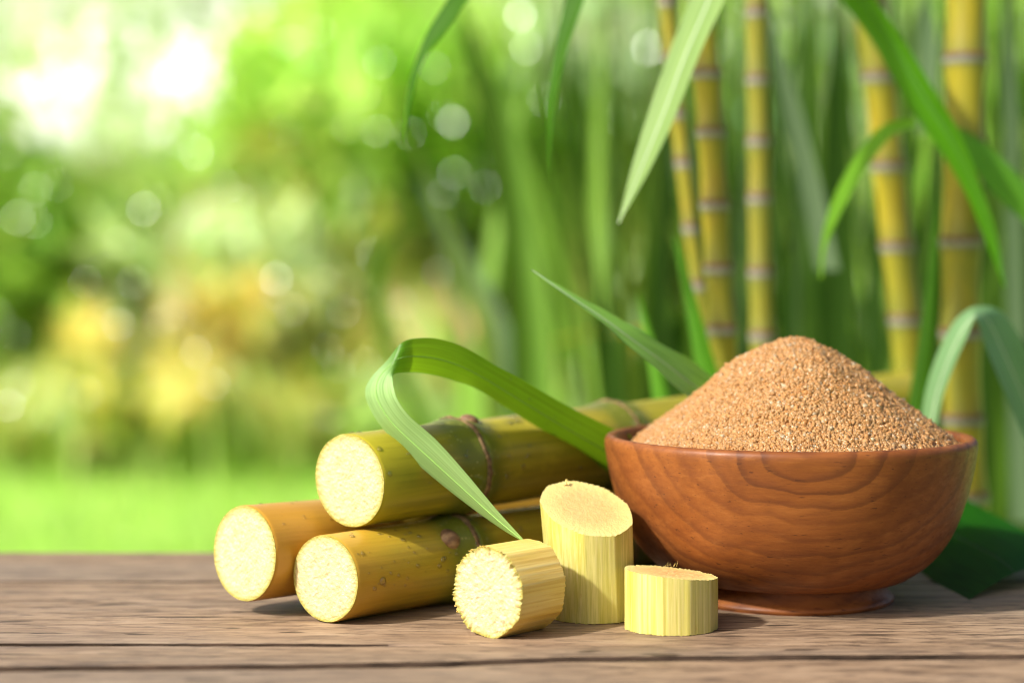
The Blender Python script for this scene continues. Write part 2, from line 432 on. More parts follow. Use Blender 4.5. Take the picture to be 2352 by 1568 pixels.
# plants of the far hedge: centre, half size (px at its depth), leaf colour, number of leaves
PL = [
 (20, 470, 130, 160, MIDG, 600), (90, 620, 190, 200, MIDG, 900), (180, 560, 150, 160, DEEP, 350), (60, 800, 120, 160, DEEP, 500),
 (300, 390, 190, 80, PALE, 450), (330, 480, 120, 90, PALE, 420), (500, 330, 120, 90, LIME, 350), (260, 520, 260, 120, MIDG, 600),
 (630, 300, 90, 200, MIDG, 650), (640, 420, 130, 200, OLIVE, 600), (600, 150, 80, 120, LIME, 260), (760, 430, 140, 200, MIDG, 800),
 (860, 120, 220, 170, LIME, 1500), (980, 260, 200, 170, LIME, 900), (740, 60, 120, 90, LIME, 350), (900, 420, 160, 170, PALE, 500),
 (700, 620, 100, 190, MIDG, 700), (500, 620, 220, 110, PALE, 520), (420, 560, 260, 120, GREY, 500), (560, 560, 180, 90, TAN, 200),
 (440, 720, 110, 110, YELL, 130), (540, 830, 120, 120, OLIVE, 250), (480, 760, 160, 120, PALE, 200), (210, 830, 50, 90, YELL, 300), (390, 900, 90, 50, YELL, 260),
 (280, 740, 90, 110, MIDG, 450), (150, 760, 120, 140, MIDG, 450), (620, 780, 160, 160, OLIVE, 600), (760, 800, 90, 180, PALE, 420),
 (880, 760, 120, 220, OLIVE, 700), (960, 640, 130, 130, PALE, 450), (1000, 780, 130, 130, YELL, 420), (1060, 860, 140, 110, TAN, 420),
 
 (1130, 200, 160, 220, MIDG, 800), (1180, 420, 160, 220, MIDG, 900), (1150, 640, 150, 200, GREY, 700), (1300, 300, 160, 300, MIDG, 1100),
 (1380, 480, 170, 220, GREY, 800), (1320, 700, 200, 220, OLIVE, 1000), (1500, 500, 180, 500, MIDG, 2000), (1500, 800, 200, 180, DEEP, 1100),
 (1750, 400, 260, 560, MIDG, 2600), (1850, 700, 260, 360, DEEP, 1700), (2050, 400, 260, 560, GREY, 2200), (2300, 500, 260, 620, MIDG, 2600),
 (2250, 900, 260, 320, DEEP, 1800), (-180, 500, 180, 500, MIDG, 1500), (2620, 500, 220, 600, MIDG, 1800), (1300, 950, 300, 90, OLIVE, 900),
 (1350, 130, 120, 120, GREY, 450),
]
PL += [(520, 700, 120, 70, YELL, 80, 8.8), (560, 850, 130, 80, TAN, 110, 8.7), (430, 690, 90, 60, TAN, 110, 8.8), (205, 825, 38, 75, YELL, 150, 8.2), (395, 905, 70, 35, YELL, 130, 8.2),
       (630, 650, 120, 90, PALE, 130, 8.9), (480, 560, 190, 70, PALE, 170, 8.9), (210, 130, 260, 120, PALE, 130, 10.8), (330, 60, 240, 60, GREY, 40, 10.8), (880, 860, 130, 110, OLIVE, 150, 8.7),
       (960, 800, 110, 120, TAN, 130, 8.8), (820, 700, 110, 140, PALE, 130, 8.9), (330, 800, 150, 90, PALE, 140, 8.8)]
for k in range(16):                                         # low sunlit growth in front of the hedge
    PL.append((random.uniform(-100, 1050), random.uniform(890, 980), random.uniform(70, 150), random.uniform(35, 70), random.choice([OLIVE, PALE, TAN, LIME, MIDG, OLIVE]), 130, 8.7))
Vs, Fs, Cs, off = [], [], [], 0
for (u, v, ru, rv, c, n, *yy) in PL:
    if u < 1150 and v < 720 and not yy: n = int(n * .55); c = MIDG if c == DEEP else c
    Y0 = yy[0] + random.uniform(-.4, .5) if yy else random.uniform(9.2, 12)
    Yv = Y0 + rng.normal(0, .35, n)
    uu = u + rng.normal(0, .55, n) * ru; vv = v + rng.normal(0, .55, n) * rv
    P = px(uu, vv, Yv); P[:, 2] = np.maximum(P[:, 2], -.73)
    L = rng.uniform(.15, .42, n); W = L * rng.uniform(.13, .26, n)
    D = rng.normal(size=(n, 3)) * (.6, .6, .8) + (0, 0, .25)
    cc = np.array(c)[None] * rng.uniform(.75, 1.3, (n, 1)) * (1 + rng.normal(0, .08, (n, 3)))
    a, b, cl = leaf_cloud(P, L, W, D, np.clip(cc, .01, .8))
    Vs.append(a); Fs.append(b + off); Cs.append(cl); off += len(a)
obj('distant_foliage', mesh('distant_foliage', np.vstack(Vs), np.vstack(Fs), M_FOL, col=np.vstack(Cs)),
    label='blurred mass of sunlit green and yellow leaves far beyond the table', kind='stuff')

# glossy leaves added and angled to mirror the sun and blur into round spots
half = None
Vs, Fs, Cs, off = [], [], [], 0
for (u, v, s, c) in [(330, 480, 12, PALE), (450, 350, 11, PALE), (635, 640, 13, PALE), (272, 745, 10, PALE), (40, 500, 10, PALE), (1040, 280, 14, PALE),
                     (800, 290, 6, LIME), (1210, 110, 12, PALE), (1325, 355, 7, MIDG), (1115, 430, 7, PALE), (400, 200, 9, PALE), (20, 930, 11, PALE),
                     (1195, 35, 18, PALE), (1490, 110, 19, PALE), (1300, 90, 7, PALE), (735, 70, 6, LIME), (1950, 620, 6, PALE), (490, 880, 8, TAN), (1250, 230, 8, PALE), (520, 430, 7, PALE), (1420, 270, 6, PALE)] + [(random.uniform(-60, 1050), random.uniform(30, 980), random.uniform(5, 9), random.choice([PALE, LIME, MIDG, YELL])) for _ in range(60)]:
    Y = random.uniform(3.6, 6.0); s *= .72
    p = at(u, v, Y); toc = (Vector((0, 0, CH)) - p).normalized()
    nrm = (toc + sdir).normalized(); r = s * Y / F / 2
    tx = nrm.cross(Vector((0, 0, 1))).normalized(); ty = nrm.cross(tx)
    V = [p + tx * math.cos(k / 8 * math.tau) * r * 1.0 + ty * math.sin(k / 8 * math.tau) * r * 1.3 for k in range(8)]
    Vs += V; Fs.append(tuple(range(off, off + 8))); Cs += [c] * 8; off += 8
obj('glint_leaves', mesh('glint_leaves', Vs, Fs, M_GLINT, smooth=False, col=np.array(Cs)),
    label='small glossy leaves added to glint in the sun among the far foliage', kind='stuff')

# ------------------------------------------------------------------ table of weathered planks
table = thing('wooden_table', 'weathered grey brown plank table with dark cracks along the grain', 'table', (0, .73, -.75))
seam2_x = [-.8, -.1725, -.099, -.02, .0155, .0945, .178, .8]
seam2_y = [.655, .661, .664, .6697, .6772, .6805, .6825, .690]
def wav(x, k, a): return a * n3(x * 9, k) + a * .5 * n3(x * 45, k + 5) + a * .25 * n3(x * 160, k + 9)
def plank(ylo, yhi, cracks=(), tint=0, zoff=0):
    """ylo / yhi are functions of x; cracks are (y(x), depth(x), half width)."""
    xs = np.unique(np.concatenate([np.linspace(-.62, -.26, 14), np.linspace(-.26, .26, 230), np.linspace(.26, .62, 14)]))
    rows = [0, .0012, .003] + [None] + [-.003, -.0012, 0]
    tl = []
    for x in xs:
        a, b = ylo(x), yhi(x); cut = []
        ys = [(a, -.030), (a, -.0032), (a + .0008, -.0012), (a + .0022, -.0003), (a + .006, 0)]
        mids = [(a + .006 + (b - a - .012) * f, 0) for f in np.linspace(.04, .96, 14)]
        for (cyf, dep, hw) in cracks:
            c = cyf(x); d = dep(x); hw = hw * (.25 + .75 * min(1, d / .003))
            mids = [m for m in mids if abs(m[0] - c) > hw * 2.2]
            mids += [(c - hw * 2, 0), (c - hw, -.0001), (c - hw * .45, -d * .8), (c, -d), (c + hw * .45, -d * .8), (c + hw, -.0001), (c + hw * 2, 0)]
            if len(mids) < 14 + 7 * len(cracks): pass
        mids.sort()
        tl.append((ys, mids, [(b - .006, 0), (b - .0022, -.0003), (b - .0008, -.0012), (b, -.0032), (b, -.030)]))
    nm = min(len(t[1]) for t in tl)
    V = []
    for x, (p, m, q) in zip(xs, tl):
        while len(m) > nm:           # drop the plainest row so that each column has the same count
            gaps = [(m[i + 1][0] - m[i - 1][0], i) for i in range(1, len(m) - 1) if m[i][1] == 0 and m[i - 1][1] == 0 and m[i + 1][1] == 0]
            m.pop(min(gaps)[1] if gaps else 1)
        for (y, z) in p + m + q:
            V.append((x, y - .73, .75 + z + zoff + (0.00018 * n3(x * 14, y * 90, tint) if z > -.001 else 0)))
    nc = len(tl[0][0]) + nm + 5
    Fc = grid_faces(len(xs), nc, wrap=True)[:, ::-1]
    V = np.array(V)
    fl = [tuple(int(i) for i in f) for f in Fc] + [tuple(range(nc - 1, -1, -1))[::-1], tuple(range((len(xs) - 1) * nc, len(xs) * nc))[::-1]]
    me = mesh('plank', V, fl, MT, smooth=False)
    me.materials.append(M_CRACK)
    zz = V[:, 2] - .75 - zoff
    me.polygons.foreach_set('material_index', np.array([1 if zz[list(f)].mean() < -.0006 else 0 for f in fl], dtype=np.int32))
    return obj('plank', me, table)
s2 = lambda x: float(np.interp(x, seam2_x, seam2_y)) + wav(x, 3, .0016)
s1 = lambda x: .8415 + wav(x, 7, .0016) - .006 * x
plank(lambda x: s1(x) + .0030 + .0015 * n3(x * 12, 2), lambda x: .932 + wav(x, 11, .002), tint=1, zoff=-.0006,
      cracks=[(lambda x: .872 + wav(x, 31, .004), lambda x: .0015 * max(0., n3(x * 11, 40) * 2), .0006)])
plank(lambda x: s2(x) + .0020 + .0014 * n3(x * 14, 8), s1, tint=2,
      cracks=[(lambda x: .7016 + wav(x, 21, .0016) + .004 * max(0, x), lambda x: max(0, .006 * min(1, (-.02 - x) / .06)) * (0.6 + .4 * n3(x * 20, 3)), .0026),
              (lambda x: .802 + wav(x, 25, .002), lambda x: .002 * max(0., n3(x * 13, 60) * 1.6), .0016)])
plank(lambda x: .50 + wav(x, 15, .002), lambda x: s2(x) - .0011, tint=3, zoff=-.0003,
      cracks=[(lambda x: .612 + wav(x, 35, .003), lambda x: .003 * max(0., n3(x * 8, 80) * 2), .0008)])
for sx in (-1, 1):
    for sy in (-1, 1):
        bx, by = sx * .54, sy * .17 - .015
        V = [(bx + i * .03, by + j * .03, z) for z in (0, .719) for i, j in ((-1, -1), (1, -1), (1, 1), (-1, 1))]
        obj('leg', mesh('leg', V, [(3, 2, 1, 0), (4, 5, 6, 7), (0, 1, 5, 4), (1, 2, 6, 5), (2, 3, 7, 6), (3, 0, 4, 7)], MT, smooth=False), table)

# ------------------------------------------------------------------ bowl
BX, BY = (1812 - CU) * .80 / F, .80
bowl = thing('wooden_bowl', 'round reddish brown wooden bowl on a low foot, heaped with brown sugar', 'bowl', (BX, BY, 0))
def lathe(name, prof, mat, parent, n=160, sub=None):
    P = np.array(prof) if not sub else catmull(prof, sub)
    P[:, 0] = np.maximum(P[:, 0], 0)
    a = np.linspace(0, math.tau, n, endpoint=False)
    V = np.stack([P[:, 0:1] * np.cos(a), P[:, 0:1] * np.sin(a), np.repeat(P[:, 1:2], n, 1)], -1).reshape(-1, 3)
    return obj(name, mesh(name, V, grid_faces(len(P), n, True), mat), parent)
lathe('bowl_body', [(.0001, .0088), (.020, .0088), (.036, .0083), (.041, .0085), (.0467, .0096), (.0528, .0133), (.0582, .0180), (.0634, .0246), (.0676, .0327), (.0708, .0420), (.0734, .0520),
      (.0747, .0595), (.0751, .0630), (.0748, .0650), (.0737, .0662), (.0722, .0664), (.0708, .0659), (.0699, .0646), (.0690, .0612), (.0662, .05), (.059, .035), (.045, .023), (.02, .017), (.0001, .0165)], MB, bowl, sub=110)
lathe('foot', [(.0385, .0105), (.0386, .0080), (.0391, .0060), (.0402, .0040), (.0415, .0026), (.0421, .0017), (.0421, .0009), (.0416, .0002), (.0405, 0), (.03, 0.0), (.0001, 0.0)], MB, bowl, sub=50)

# ------------------------------------------------------------------ sugar
heap = None
PR, PZ = [0, .0035, .0117, .0185, .025, .035, .05, .0635, .0690], [.1052, .1049, .1022, .0986, .0945, .0865, .0745, .0648, .0598]
def hz(x, y):
    dx, dy = x - .0025, y
    r = np.hypot(dx, dy)
    z = np.interp(r, PR, PZ)
    a = np.arctan2(dy, dx)
    z = z + .0022 * np.exp(-((dx + .029) ** 2 + (dy + .004) ** 2) / .00012) - .0012 * np.exp(-((dx - .020) ** 2 + (dy + .02) ** 2) / .0002) + .0012 * np.exp(-((dx - .006) ** 2 + (dy + .032) ** 2) / .0002)
    nz = np.array([mn.noise((float(p) * 70, float(q) * 70, 3.3)) + .5 * mn.noise((float(p) * 170, float(q) * 170, 9)) for p, q in zip(np.ravel(x), np.ravel(y))]).reshape(np.shape(x))
    return z + .0011 * nz
heap = obj('sugar_heap', None) if False else thing('sugar_heap', 'peaked heap of golden brown sugar crystals piled high in the bowl', 'sugar', (BX, BY, 0))
nr, na = 60, 120
rr = np.linspace(.0002, .0688, nr); aa = np.linspace(0, math.tau, na, endpoint=False)
R, A = np.meshgrid(rr, aa, indexing='ij'); X, Yy = R * np.cos(A), R * np.sin(A)
Z = hz(X, Yy) - .0006
V = np.stack([X, Yy, Z], -1).reshape(-1, 3)
obj('sugar_mass', mesh('sugar_mass', V, grid_faces(nr, na, True), MSB), heap)
NG = 72000
gr = np.sqrt(rng.uniform(0, 1, NG)) * .0686; ga = rng.uniform(0, math.tau, NG)
gx, gy = gr * np.cos(ga), gr * np.sin(ga)
gz = hz(gx, gy) + rng.normal(0, .00019, NG) + np.where(rng.uniform(size=NG) < .04, .0005, 0)
gs = rng.gamma(9, 1, NG) / 9 * .00046
cube = np.array([(-1, -1, -1), (1, -1, -1), (1, 1, -1), (-1, 1, -1), (-1, -1, 1), (1, -1, 1), (1, 1, 1), (-1, 1, 1)], float)
cf = np.array([(3, 2, 1, 0), (4, 5, 6, 7), (0, 1, 5, 4), (1, 2, 6, 5), (2, 3, 7, 6), (3, 0, 4, 7)])
Q = rng.normal(size=(NG, 4)); Q /= np.linalg.norm(Q, axis=1, keepdims=True)
q0, q1, q2, q3 = Q.T
RM = np.stack([1 - 2 * (q2 ** 2 + q3 ** 2), 2 * (q1 * q2 - q0 * q3), 2 * (q1 * q3 + q0 * q2), 2 * (q1 * q2 + q0 * q3), 1 - 2 * (q1 ** 2 + q3 ** 2), 2 * (q2 * q3 - q0 * q1),
               2 * (q1 * q3 - q0 * q2), 2 * (q2 * q3 + q0 * q1), 1 - 2 * (q1 ** 2 + q2 ** 2)], 1).reshape(NG, 3, 3)
loc = cube[None] * (gs[:, None, None] * rng.uniform(.75, 1.3, (NG, 1, 3))) * rng.uniform(.72, 1.05, (NG, 8, 1))
GV = np.einsum('nij,nkj->nki', RM, loc) + np.stack([gx, gy, gz], 1)[:, None]
pal = np.array([(.87, .545, .235), (.84, .50, .20), (.89, .60, .295), (.80, .44, .15), (.93, .79, .55)])
gc = pal[rng.choice(5, NG, p=[.36, .30, .2, .09, .05])] * rng.uniform(.9, 1.06, (NG, 1))
obj('sugar_grains', mesh('sugar_grains', GV.reshape(-1, 3), (np.arange(NG)[:, None, None] * 8 + cf[None]).reshape(-1, 4), MS, smooth=False, col=np.repeat(np.clip(gc, 0, .93), 8, 0)), heap, kind='stuff')

# ------------------------------------------------------------------ cut cane sticks
def frame(p, d):
    z = Vector(d).normalized(); x = Vector((0, 0, 1)).cross(z)
    x = x.normalized() if x.length > 1e-4 else Vector((1, 0, 0))
    y = z.cross(x)
    return Matrix(((x.x, y.x, z.x, p[0]), (x.y, y.y, z.y, p[1]), (x.z, y.z, z.z, p[2]), (0, 0, 0, 1)))

def face_mesh(name, rfun, zfun, mat, seed, na=120, nr=26, flip=False, amp=.0002, jag=0.0):
    V, Cc = [(0, 0, zfun(0, 0))], [(0, 1, 0)]
    for i in range(1, nr + 1):
        f = i / nr
        for j in range(na):
            a = j / na * math.tau; r = rfun(a) * f; x, y = r * math.cos(a), r * math.sin(a)
            dz = amp * (n3(x * 500, y * 500, seed) + .8 * n3(x * 1200, y * 1200, seed + 4)) * (1 if i < nr else .3)
            V.append((x, y, zfun(x, y) + (dz if flip else -dz))); Cc.append((f, 1, 0))
    fl = [(0, 1 + (j + 1) % na, 1 + j) if not flip else (0, 1 + j, 1 + (j + 1) % na) for j in range(na)]
    for i in range(nr - 1):
        for j in range(na):
            a, b = 1 + i * na + j, 1 + i * na + (j + 1) % na
            q = (a, b, b + na, a + na)
            fl.append(q if not flip else q[::-1])
    return mesh(name, V, fl, mat, col=np.array(Cc, float))

def drops_on(parent, pts, sizes, normals):
    Vs, Fs, off = [], [], 0
    for p, s, n in zip(pts, sizes, normals):
        n = Vector(n).normalized(); t = n.orthogonal().normalized(); b = n.cross(t)
        el = random.uniform(.75, 1.3)
        rows = [(1.0, -.12), (.96, .16), (.72, .36), (.36, .48)]
        for (r, h) in rows:
            for k in range(8):
                a = k / 8 * math.tau
                Vs.append(Vector(p) + t * (math.cos(a) * r * s * el) + b * (math.sin(a) * r * s) + n * (h * s))
        Vs.append(Vector(p) + n * (.52 * s))
        for i in range(3):
            for k in range(8):
                a, c = off + i * 8 + k, off + i * 8 + (k + 1) % 8
                Fs.append((a, c, c + 8, a + 8))
        for k in range(8): Fs.append((off + 24 + k, off + 24 + (k + 1) % 8, off + 32))
        Fs.append(tuple(off + k for k in range(7, -1, -1)))
        off += 33
    return obj('water_drops', mesh('water_drops', [tuple(v) for v in Vs], Fs, M_WATER), parent, kind='stuff')

def stick(name, label, p0, d, length, r0, r1, nodes, mat, skew=0, seed=0, buds=(), ndrops=90, endcap=True, zone=.045):
    T = thing(name, label, 'sugarcane stick', M=frame(p0, d), group='cut sugarcane sticks in the stack')
    def rad(t, a):
        r = r0 + (r1 - r0) * t / length
        for nd in nodes:
            x = t - nd
            r *= 1 + .105 * math.exp(-(x / .009) ** 2) - .05 * math.exp(-((x - .0005) / .0011) ** 2) - .015 * math.exp(-((x - .013) / .008) ** 2)
        return r * (1 + .012 * math.sin(2 * a + seed) + .006 * n3(math.cos(a) * 3, math.sin(a) * 3, t * 40 + seed))
    ts = sorted(set([0, .0006, .0015] + list(np.arange(.003, length, .003)) + [length - .0012, length] + [nd + k * .0006 for nd in nodes for k in range(-8, 9) if 0 < nd + k * .0006 < length]))
    na = 96; V, Cc = [], []
    for t in ts:
        near = max([math.exp(-((t - nd + .003) / .014) ** 2) for nd in nodes] or [0]); end = max(math.exp(-t / zone), math.exp(-(length - t) / .05) if endcap else 0)  # far end also takes the end tone, painting it as brightly lit
        for j in range(na):
            a = j / na * math.tau; r = rad(t, a) * (.985 if t == 0 else 1)
            x = r * math.cos(a)
            V.append((x, r * math.sin(a), t + (-skew * x) * max(0, 1 - t / .02))); Cc.append((near, end, 0))
    obj('rind', mesh('rind', V, grid_faces(len(ts), na, True), mat, col=np.array(Cc)), T)
    obj('cut_face', face_mesh('cut_face', lambda a: rad(0, a) * .986, lambda x, y: -skew * x - .0002, M_FACE, seed), T)
    if endcap: obj('cut_face', face_mesh('cut_face', lambda a: rad(length, a) * .998, lambda x, y: length, M_FACE, seed + 5, na=48, nr=8, flip=True), T)
    for k, nd in enumerate(nodes):
        Vr = []; prof = [(-.0013, -.0004), (-.0007, .0007), (0, .0011), (.0009, .0008), (.0014, -.0004)]
        for j in range(na):
            a = j / na * math.tau; wv = .0016 * n3(math.cos(a) * 1.6, math.sin(a) * 1.6, seed + k * 3) + .0005 * n3(math.cos(a) * 9, math.sin(a) * 9, seed)
            th = 1 + .5 * n3(math.cos(a) * 4, math.sin(a) * 4, seed + 7)
            for (dz, dr) in prof:
                t = nd + dz * (0.7 + .5 * th) + wv
                r = rad(t, a) + dr * th * .9
                Vr.append((r * math.cos(a), r * math.sin(a), t))
        obj('node_ring', mesh('node_ring', Vr, [(j * 5 + i, j * 5 + i + 1, ((j + 1) % na) * 5 + i + 1, ((j + 1) % na) * 5 + i) for j in range(na) for i in range(4)], M_SCAR), T)
    for (tb, ab, sl, sw) in buds:
        Vb = []; nn, mm = 12, 10
        c = Vector((rad(tb, ab) * math.cos(ab), rad(tb, ab) * math.sin(ab), tb)); nv = Vector((math.cos(ab), math.sin(ab), 0)); tv = Vector((-math.sin(ab), math.cos(ab), 0))
        for i in range(nn):
            f = i / (nn - 1); wd = math.sin(math.pi * f ** .8) ** .8 * sw + 1e-5
            for j in range(mm):
                b = j / (mm - 1) * math.pi
                Vb.append(c + Vector((0, 0, (f - .5) * sl)) + tv * (math.cos(b) * wd) + nv * (math.sin(b) * wd * .62 - .0005))
        obj('bud', mesh('bud', [tuple(v) for v in Vb], grid_faces(nn, mm), M_BUD), T)
    rs = random.Random(seed); pts, sz, nm = [], [], []
    for _ in range(ndrops):
        t = rs.uniform(.004, min(length, .13)); a = math.pi / 2 + rs.uniform(-.5, 1.9)
        r = rad(t, a)
        pts.append((r * math.cos(a), r * math.sin(a), t)); nm.append((math.cos(a), math.sin(a), 0)); sz.append(rs.choice([.0004, .0005, .0006, .0008, .0011]) * (2.0 if rs.random() < .05 else 1))
    if ndrops: drops_on(T, pts, sz, nm)
    return T

pA0 = at(803, 1103, .76); pA1 = at(2082, 930, 1.04)
stick('sugarcane_stick', 'top olive green cane stick of the stack, reaching behind the bowl', pA0, pA1 - pA0, (pA1 - pA0).length, .0183, .0180,
      [.0565, .153, .27], M_RIND_A, skew=.09, seed=1, buds=[(.0625, 1.75, .0095, .0042)], ndrops=70, zone=.012)
pB0 = at(748, 1330, .744); pB0.z = .0168
stick('sugarcane_stick', 'yellow green cane stick lying in front under the top stick, brown bud at its node', pB0, Vector((.68, .733, 0)), .26, .0167, .0167,
      [.0665, .165], M_RIND_B, skew=.085, seed=2, buds=[(.0545, 2.45, .0105, .0046)], ndrops=130)
pC0 = at(562, 1270, .76)
stick('sugarcane_stick', 'amber cane stick at the far left, its cut end lifted off the table', pC0, Vector((.69, .724, -.024)), .23, .0186, .0172,
      [.085, .18], M_RIND_C, skew=.03, seed=3, ndrops=80)

# ------------------------------------------------------------------ peeled chunks
def chunk(name, label, M, rfun, z0, z1, side, facemat, seed, jag0=0., jag1=0., taper=0., lean=(0, 0), na=200, ridge=.00009, amp=.00025):
    """z0 / z1 : height of the lower and upper cut over x, y."""
    T = thing(name, label, 'sugarcane piece', M=M, group='peeled sugarcane pieces')
    rg = random.Random(seed)
    rid = [ridge * (n3(j * .9, seed) + .8 * n3(j * .33, seed + 2)) for j in range(na)]
    rid = [rid[j] * min(1, j / 6) * min(1, (na - j) / 6) for j in range(na)]
    def rr(a, t):
        j = int(round(a / math.tau * na)) % na
        return rfun(a) * (1 + taper * (t - .5)) + rid[j]
    nl = 14; V, Cc = [], []
    jg0 = [jag0 * (n3(j * .75, seed + 3) + .6 * n3(j * 2.1, seed + 8)) for j in range(na)]; jg1 = [jag1 * (n3(j * .75, seed + 5) + .6 * n3(j * 2.3, seed + 1)) for j in range(na)]
    for i in range(nl):
        t = i / (nl - 1)
        for j in range(na):
            a = j / na * math.tau; r = rr(a, t); x, y = r * math.cos(a), r * math.sin(a)
            za, zb = z0(x, y) + jg0[j], z1(x, y) + jg1[j]; z = za + (zb - za) * t
            V.append((x + lean[0] * z, y + lean[1] * z, z)); Cc.append((1, 0, t))
    obj('peeled_side', mesh('peeled_side', V, grid_faces(nl, na, True), side, col=np.array(Cc)), T)
    def fm(t, zf, flip):
        me = face_mesh('cut_face', lambda a: rr(a, t), zf, facemat, seed + 11, na=na, nr=24, flip=flip, amp=amp)
        jg = jg1 if flip else jg0
        for i in range(24):
            k = (i + 1) / 24
            for j in range(na):
                v = me.vertices[1 + i * na + j].co
                v.z += jg[j] * max(0, (k - .8) / .2)
        for v in me.vertices:
            z = v.co.z; v.co.x += lean[0] * z; v.co.y += lean[1] * z
        me.update(); return me
    obj('cut_face', fm(0, z0, False), T); obj('cut_face', fm(1, z1, True), T)
    return T

def facet(r, n, ph, depth=.05, seed=0):
    def f(a):
        k = math.tau / n; x = ((a + ph) % k) - k / 2
        return r * (1 - depth + depth * (math.cos(k / 2) / math.cos(x) - math.cos(k / 2)) / (1 - math.cos(k / 2)) + .012 * math.sin(a * 2 + seed))
    return f
TALL = Matrix.Translation((.0312, .757, 0))
tall = chunk('sugarcane_chunk', 'tall peeled cane chunk standing upright with a slanted peach coloured top', TALL, facet(.0171, 9, .3, .03, 2), lambda x, y: .0002, lambda x, y: .0418 - .17 * x + .47 * y,
             M_PEEL_LIME, M_FACE_PEACH, 21, jag0=.0004, jag1=.0005, taper=.07, lean=(-.06, 0), amp=.00012)
chunk('sugarcane_chunk', 'short peeled cane chunk standing in front of the bowl foot', Matrix.Translation((.0594, .7345, 0)), facet(.0175, 11, .1, .025, 1), lambda x, y: .0002, lambda x, y: .0206 - .10 * x - .03 * y,
      M_PEEL_LIME, M_FACE_PEACH, 33, jag0=.0005, jag1=.0005, ridge=.00012)
pD = at(1120, 1360, .7155); pD.z = .0164
chunk('sugarcane_chunk', 'peeled amber cane chunk lying on its side with a ragged cut edge', frame(pD, Vector((.66, .75, 0))), facet(.0168, 8, .25, .045, 4), lambda x, y: -.05 * x, lambda x, y: .0265 + .1 * x,
      M_PEEL_AMBER, M_FACE, 45, jag0=.0019, jag1=.0010, ridge=.00017, amp=.00026)
def fibres(parent, roots):
    V, Fc = [], []
    for (p, d, L, w) in roots:
        p, d = Vector(p), Vector(d).normalized(); t = d.orthogonal().normalized(); b = d.cross(t); o = len(V)
        for i in range(4):
            f = i / 3; c = p + d * L * f + t * (L * .25 * f * f); r = w * (1 - .8 * f)
            V += [tuple(c + t * r), tuple(c + b * r), tuple(c - t * r), tuple(c - b * r)]
        Fc += [tuple(int(x) + o for x in q) for q in grid_faces(4, 4, True)] + [(o + 12, o + 13, o + 14, o + 15)]
    obj('torn_fibres', mesh('torn_fibres', V, Fc, M_PEEL_AMBER), parent, kind='stuff')
rf = random.Random(5)
ch = [o for o in bpy.data.objects if o.name.startswith('sugarcane_chunk')]
lying = [o for o in ch if 'lying' in o['label']][0]; short = [o for o in ch if 'short' in o['label']][0]
fibres(lying, [((.0164 * math.cos(a), .0164 * math.sin(a), .0004), (math.cos(a) * rf.uniform(.2, .9), math.sin(a) * rf.uniform(.2, .9), -1), rf.uniform(.0006, .0018), rf.uniform(.00025, .0006))
               for a in [rf.uniform(-.9, 2.2) for _ in range(26)] + [rf.uniform(-.45, -.2) for _ in range(7)]])
fibres(short, [((rf.uniform(-.005, .004), .0165 * rf.uniform(.9, 1.0), .0205), (rf.uniform(-.7, .7), rf.uniform(-.2, .5), 1), rf.uniform(.0006, .0022), rf.uniform(.00005, .0001)) for _ in range(8)])
fibres(tall, [((-.0098 + rf.uniform(-.001, .001), .0128, .0495), (rf.uniform(-.3, .3), .2, 1), rf.uniform(.0012, .0024), rf.uniform(.0003, .0006)) for _ in range(5)])
